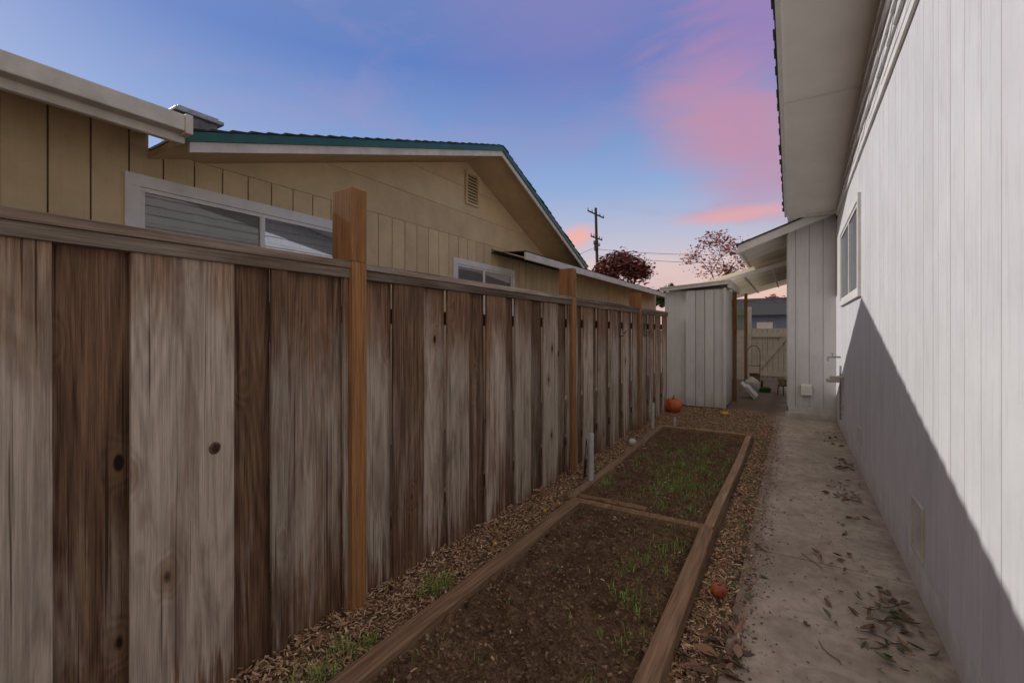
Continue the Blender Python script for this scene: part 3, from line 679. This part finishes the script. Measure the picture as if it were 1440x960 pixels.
x,y=W(941,40); tree('green_shrub_tree',x,y,4.9,.55,1.0,900,.12,M_gl,trunk=.06)
up=MB(); x,y=W(843,42); up.tube((x,y,0),(x-.35,y,13.0),.17,.12,10); 
r=Vector((.85,.527,0)); f_=Vector((-.527,.85,0)); dd=(r*.6+f_*.8)
for z,L in ((12.4,1.6),(10.2,1.1),(9.6,.6)):
    c=Vector((x-.33*z/13,y,z)); up.tube(tuple(c-dd*L),tuple(c+dd*L),.07,.07,6)
    for t in(-1,-.5,.5,1): p=c+dd*L*t; up.tube(tuple(p),tuple(p+Vector((0,0,.28))),.045,.03,6)
up.tube((x-.2,y-.25,9),(x-.2,y-.25,9.9),.2,.2,10)
up.obj('utility_pole',[M_bark])
wr=MB()
def wire(p,q,sag,n=24):
    pts=[]
    for i in range(n+1):
        t=i/n; v=Vector(p).lerp(Vector(q),t); v.z-=sag*4*t*(1-t); pts.append(tuple(v))
    wr.path(pts,.018,5)
x2,y2=W(1300,40)
wire((x-.3,y,9.2),(x2,y2,10.2),1.1); wire((x-.3,y,8.6),(x2,y2,8.9),1.0)
x3,y3=W(700,60); wire((x-.3,y,9.4),(x3,y3,9.8),.8)
wr.obj('power_line',[M_dark])
fh=empty('blue_house'); M_blue=simple('blue_siding',(.20,.25,.36),.8,.1,2,.1)
mb=MB(); mb.box(-4.5,4,26,32,0,2.35); mb.obj('walls',[M_blue],fh)
mb=MB(); mb.prismx([(25.6,2.35),(29,3.4),(32.4,2.35)],-4.9,4.4); mb.obj('roof',[M_shing],fh)
mb=MB(); mb.box(-1.6,-.9,25.95,25.99,1.2,2.0); mb.obj('window_frame',[M_trim],fh)
mb=MB()
for i in range(60): mb.box(-60+i*2,-58.02+i*2,60,60.05,0,1.8)
mb.obj('distant_fence',[M_cap])

# ---------------------------------------------------------------- light
sd=Vector((4.46,.03,-2.55)).normalized()
sun=bpy.data.lights.new('sun','SUN'); sun.energy=2.8; sun.angle=math.radians(.5); sun.color=(1,.97,.95)
so=bpy.data.objects.new('sun',sun); C.objects.link(so); so.rotation_euler=sd.to_track_quat('-Z','Y').to_euler()
w=bpy.data.worlds.new('World'); bpy.context.scene.world=w; w.use_nodes=True; N=NT(w.node_tree); bg=w.node_tree.nodes['Background']
sky=N.n('ShaderNodeTexSky',sky_type='NISHITA'); sky.sun_disc=False; sky.sun_elevation=math.radians(29.8); sky.sun_rotation=math.radians(270)
tc=N.n('ShaderNodeTexCoord'); sp=N.n('ShaderNodeSeparateXYZ'); N.l(tc.outputs['Generated'],sp.inputs[0])
X,Y,Z=sp.outputs
base=N.ramp(Z,[(0,(.74,.46,.36)),(.10,(.76,.52,.44)),(.18,(.52,.50,.60)),(.30,(.26,.38,.64)),(.50,(.10,.19,.50)),(.66,(.16,.22,.46)),(.82,(.50,.45,.42))])
yy=N.math('MAXIMUM',Y,.05); px=N.math('DIVIDE',X,yy); pz=N.math('DIVIDE',Z,yy)
cb=N.n('ShaderNodeCombineXYZ'); N.l(px,cb.inputs[0]); N.l(pz,cb.inputs[1])
mp=N.n('ShaderNodeMapping'); mp.inputs['Scale'].default_value=(1.6,4.5,1); mp.inputs['Rotation'].default_value=(0,0,.5); N.l(cb.outputs[0],mp.inputs[0])
nz=N.noise(mp.outputs[0],1.7,6,.6,.4)
mp2=N.n('ShaderNodeMapping'); mp2.inputs['Scale'].default_value=(2,2,5); N.l(tc.outputs['Generated'],mp2.inputs[0]); nz2=N.noise(mp2.outputs[0],1.3,5,.55,.5)
front=N.math('GREATER_THAN',Y,.05)
def blob(cx,cz,rx,rz,ang=0,amt=1,nf=1.3):
    dx=N.math('SUBTRACT',px,cx); dz=N.math('SUBTRACT',pz,cz); ca,sa=math.cos(ang),math.sin(ang)
    a=N.math('ADD',N.math('MULTIPLY',dx,ca/rx),N.math('MULTIPLY',dz,sa/rx)); b_=N.math('ADD',N.math('MULTIPLY',dx,-sa/rz),N.math('MULTIPLY',dz,ca/rz))
    d=N.math('SQRT',N.math('ADD',N.math('MULTIPLY',a,a),N.math('MULTIPLY',b_,b_)))
    d=N.math('ADD',d,N.math('MULTIPLY_ADD',nz,nf,-nf*.5))
    return N.math('MULTIPLY',N.math('MULTIPLY',N.ramp(d,[(.15,1),(1,0)],'EASE'),front),amt)
c=base
c=N.mix(blob(-.40,.95,.6,.6,0,amt=.55,nf=.8),c,(.26,.20,.46))
c=N.mix(blob(-.08,.40,.32,.18,-.75,amt=.9),c,(.52,.26,.37))
c=N.mix(blob(-.03,.66,.25,.3,-.3,amt=.55),c,(.44,.22,.42))
c=N.mix(blob(-.10,.234,.15,.022,0,amt=.85,nf=.8),c,(.74,.36,.36))
c=N.mix(blob(-.44,.225,.07,.045,.1,amt=.8,nf=.8),c,(.90,.40,.30))
c=N.mix(blob(-.36,.12,.4,.07,0,amt=.5,nf=.8),c,(.88,.60,.50))
st=N.ramp(nz2,[(.52,0),(.70,.4)]); c=N.mix(st,c,(.36,.27,.46))
c=N.mix(N.ramp(N.math('MULTIPLY_ADD',Y,-1.0,.0),[(.0,0),(.35,1)]),c,(.60,.52,.46))
add=N.n('ShaderNodeMix',data_type='RGBA',blend_type='ADD'); add.inputs['Factor'].default_value=.01; N.l(c,add.inputs[6]); N.l(sky.outputs[0],add.inputs[7])
N.l(add.outputs[2],bg.inputs[0]); bg.inputs[1].default_value=1.0

cam=bpy.data.cameras.new('camera'); co=bpy.data.objects.new('camera',cam); C.objects.link(co); bpy.context.scene.camera=co
cam.sensor_width=36; cam.lens=16; cam.clip_end=5000; cam.clip_start=.02; cam.shift_y=-13/1440
co.location=(0,0,1.5); co.rotation_euler=(math.radians(90),0,math.radians(31.8))
sc=bpy.context.scene; sc.view_settings.view_transform='Standard'; sc.view_settings.look='None'; sc.view_settings.exposure=0
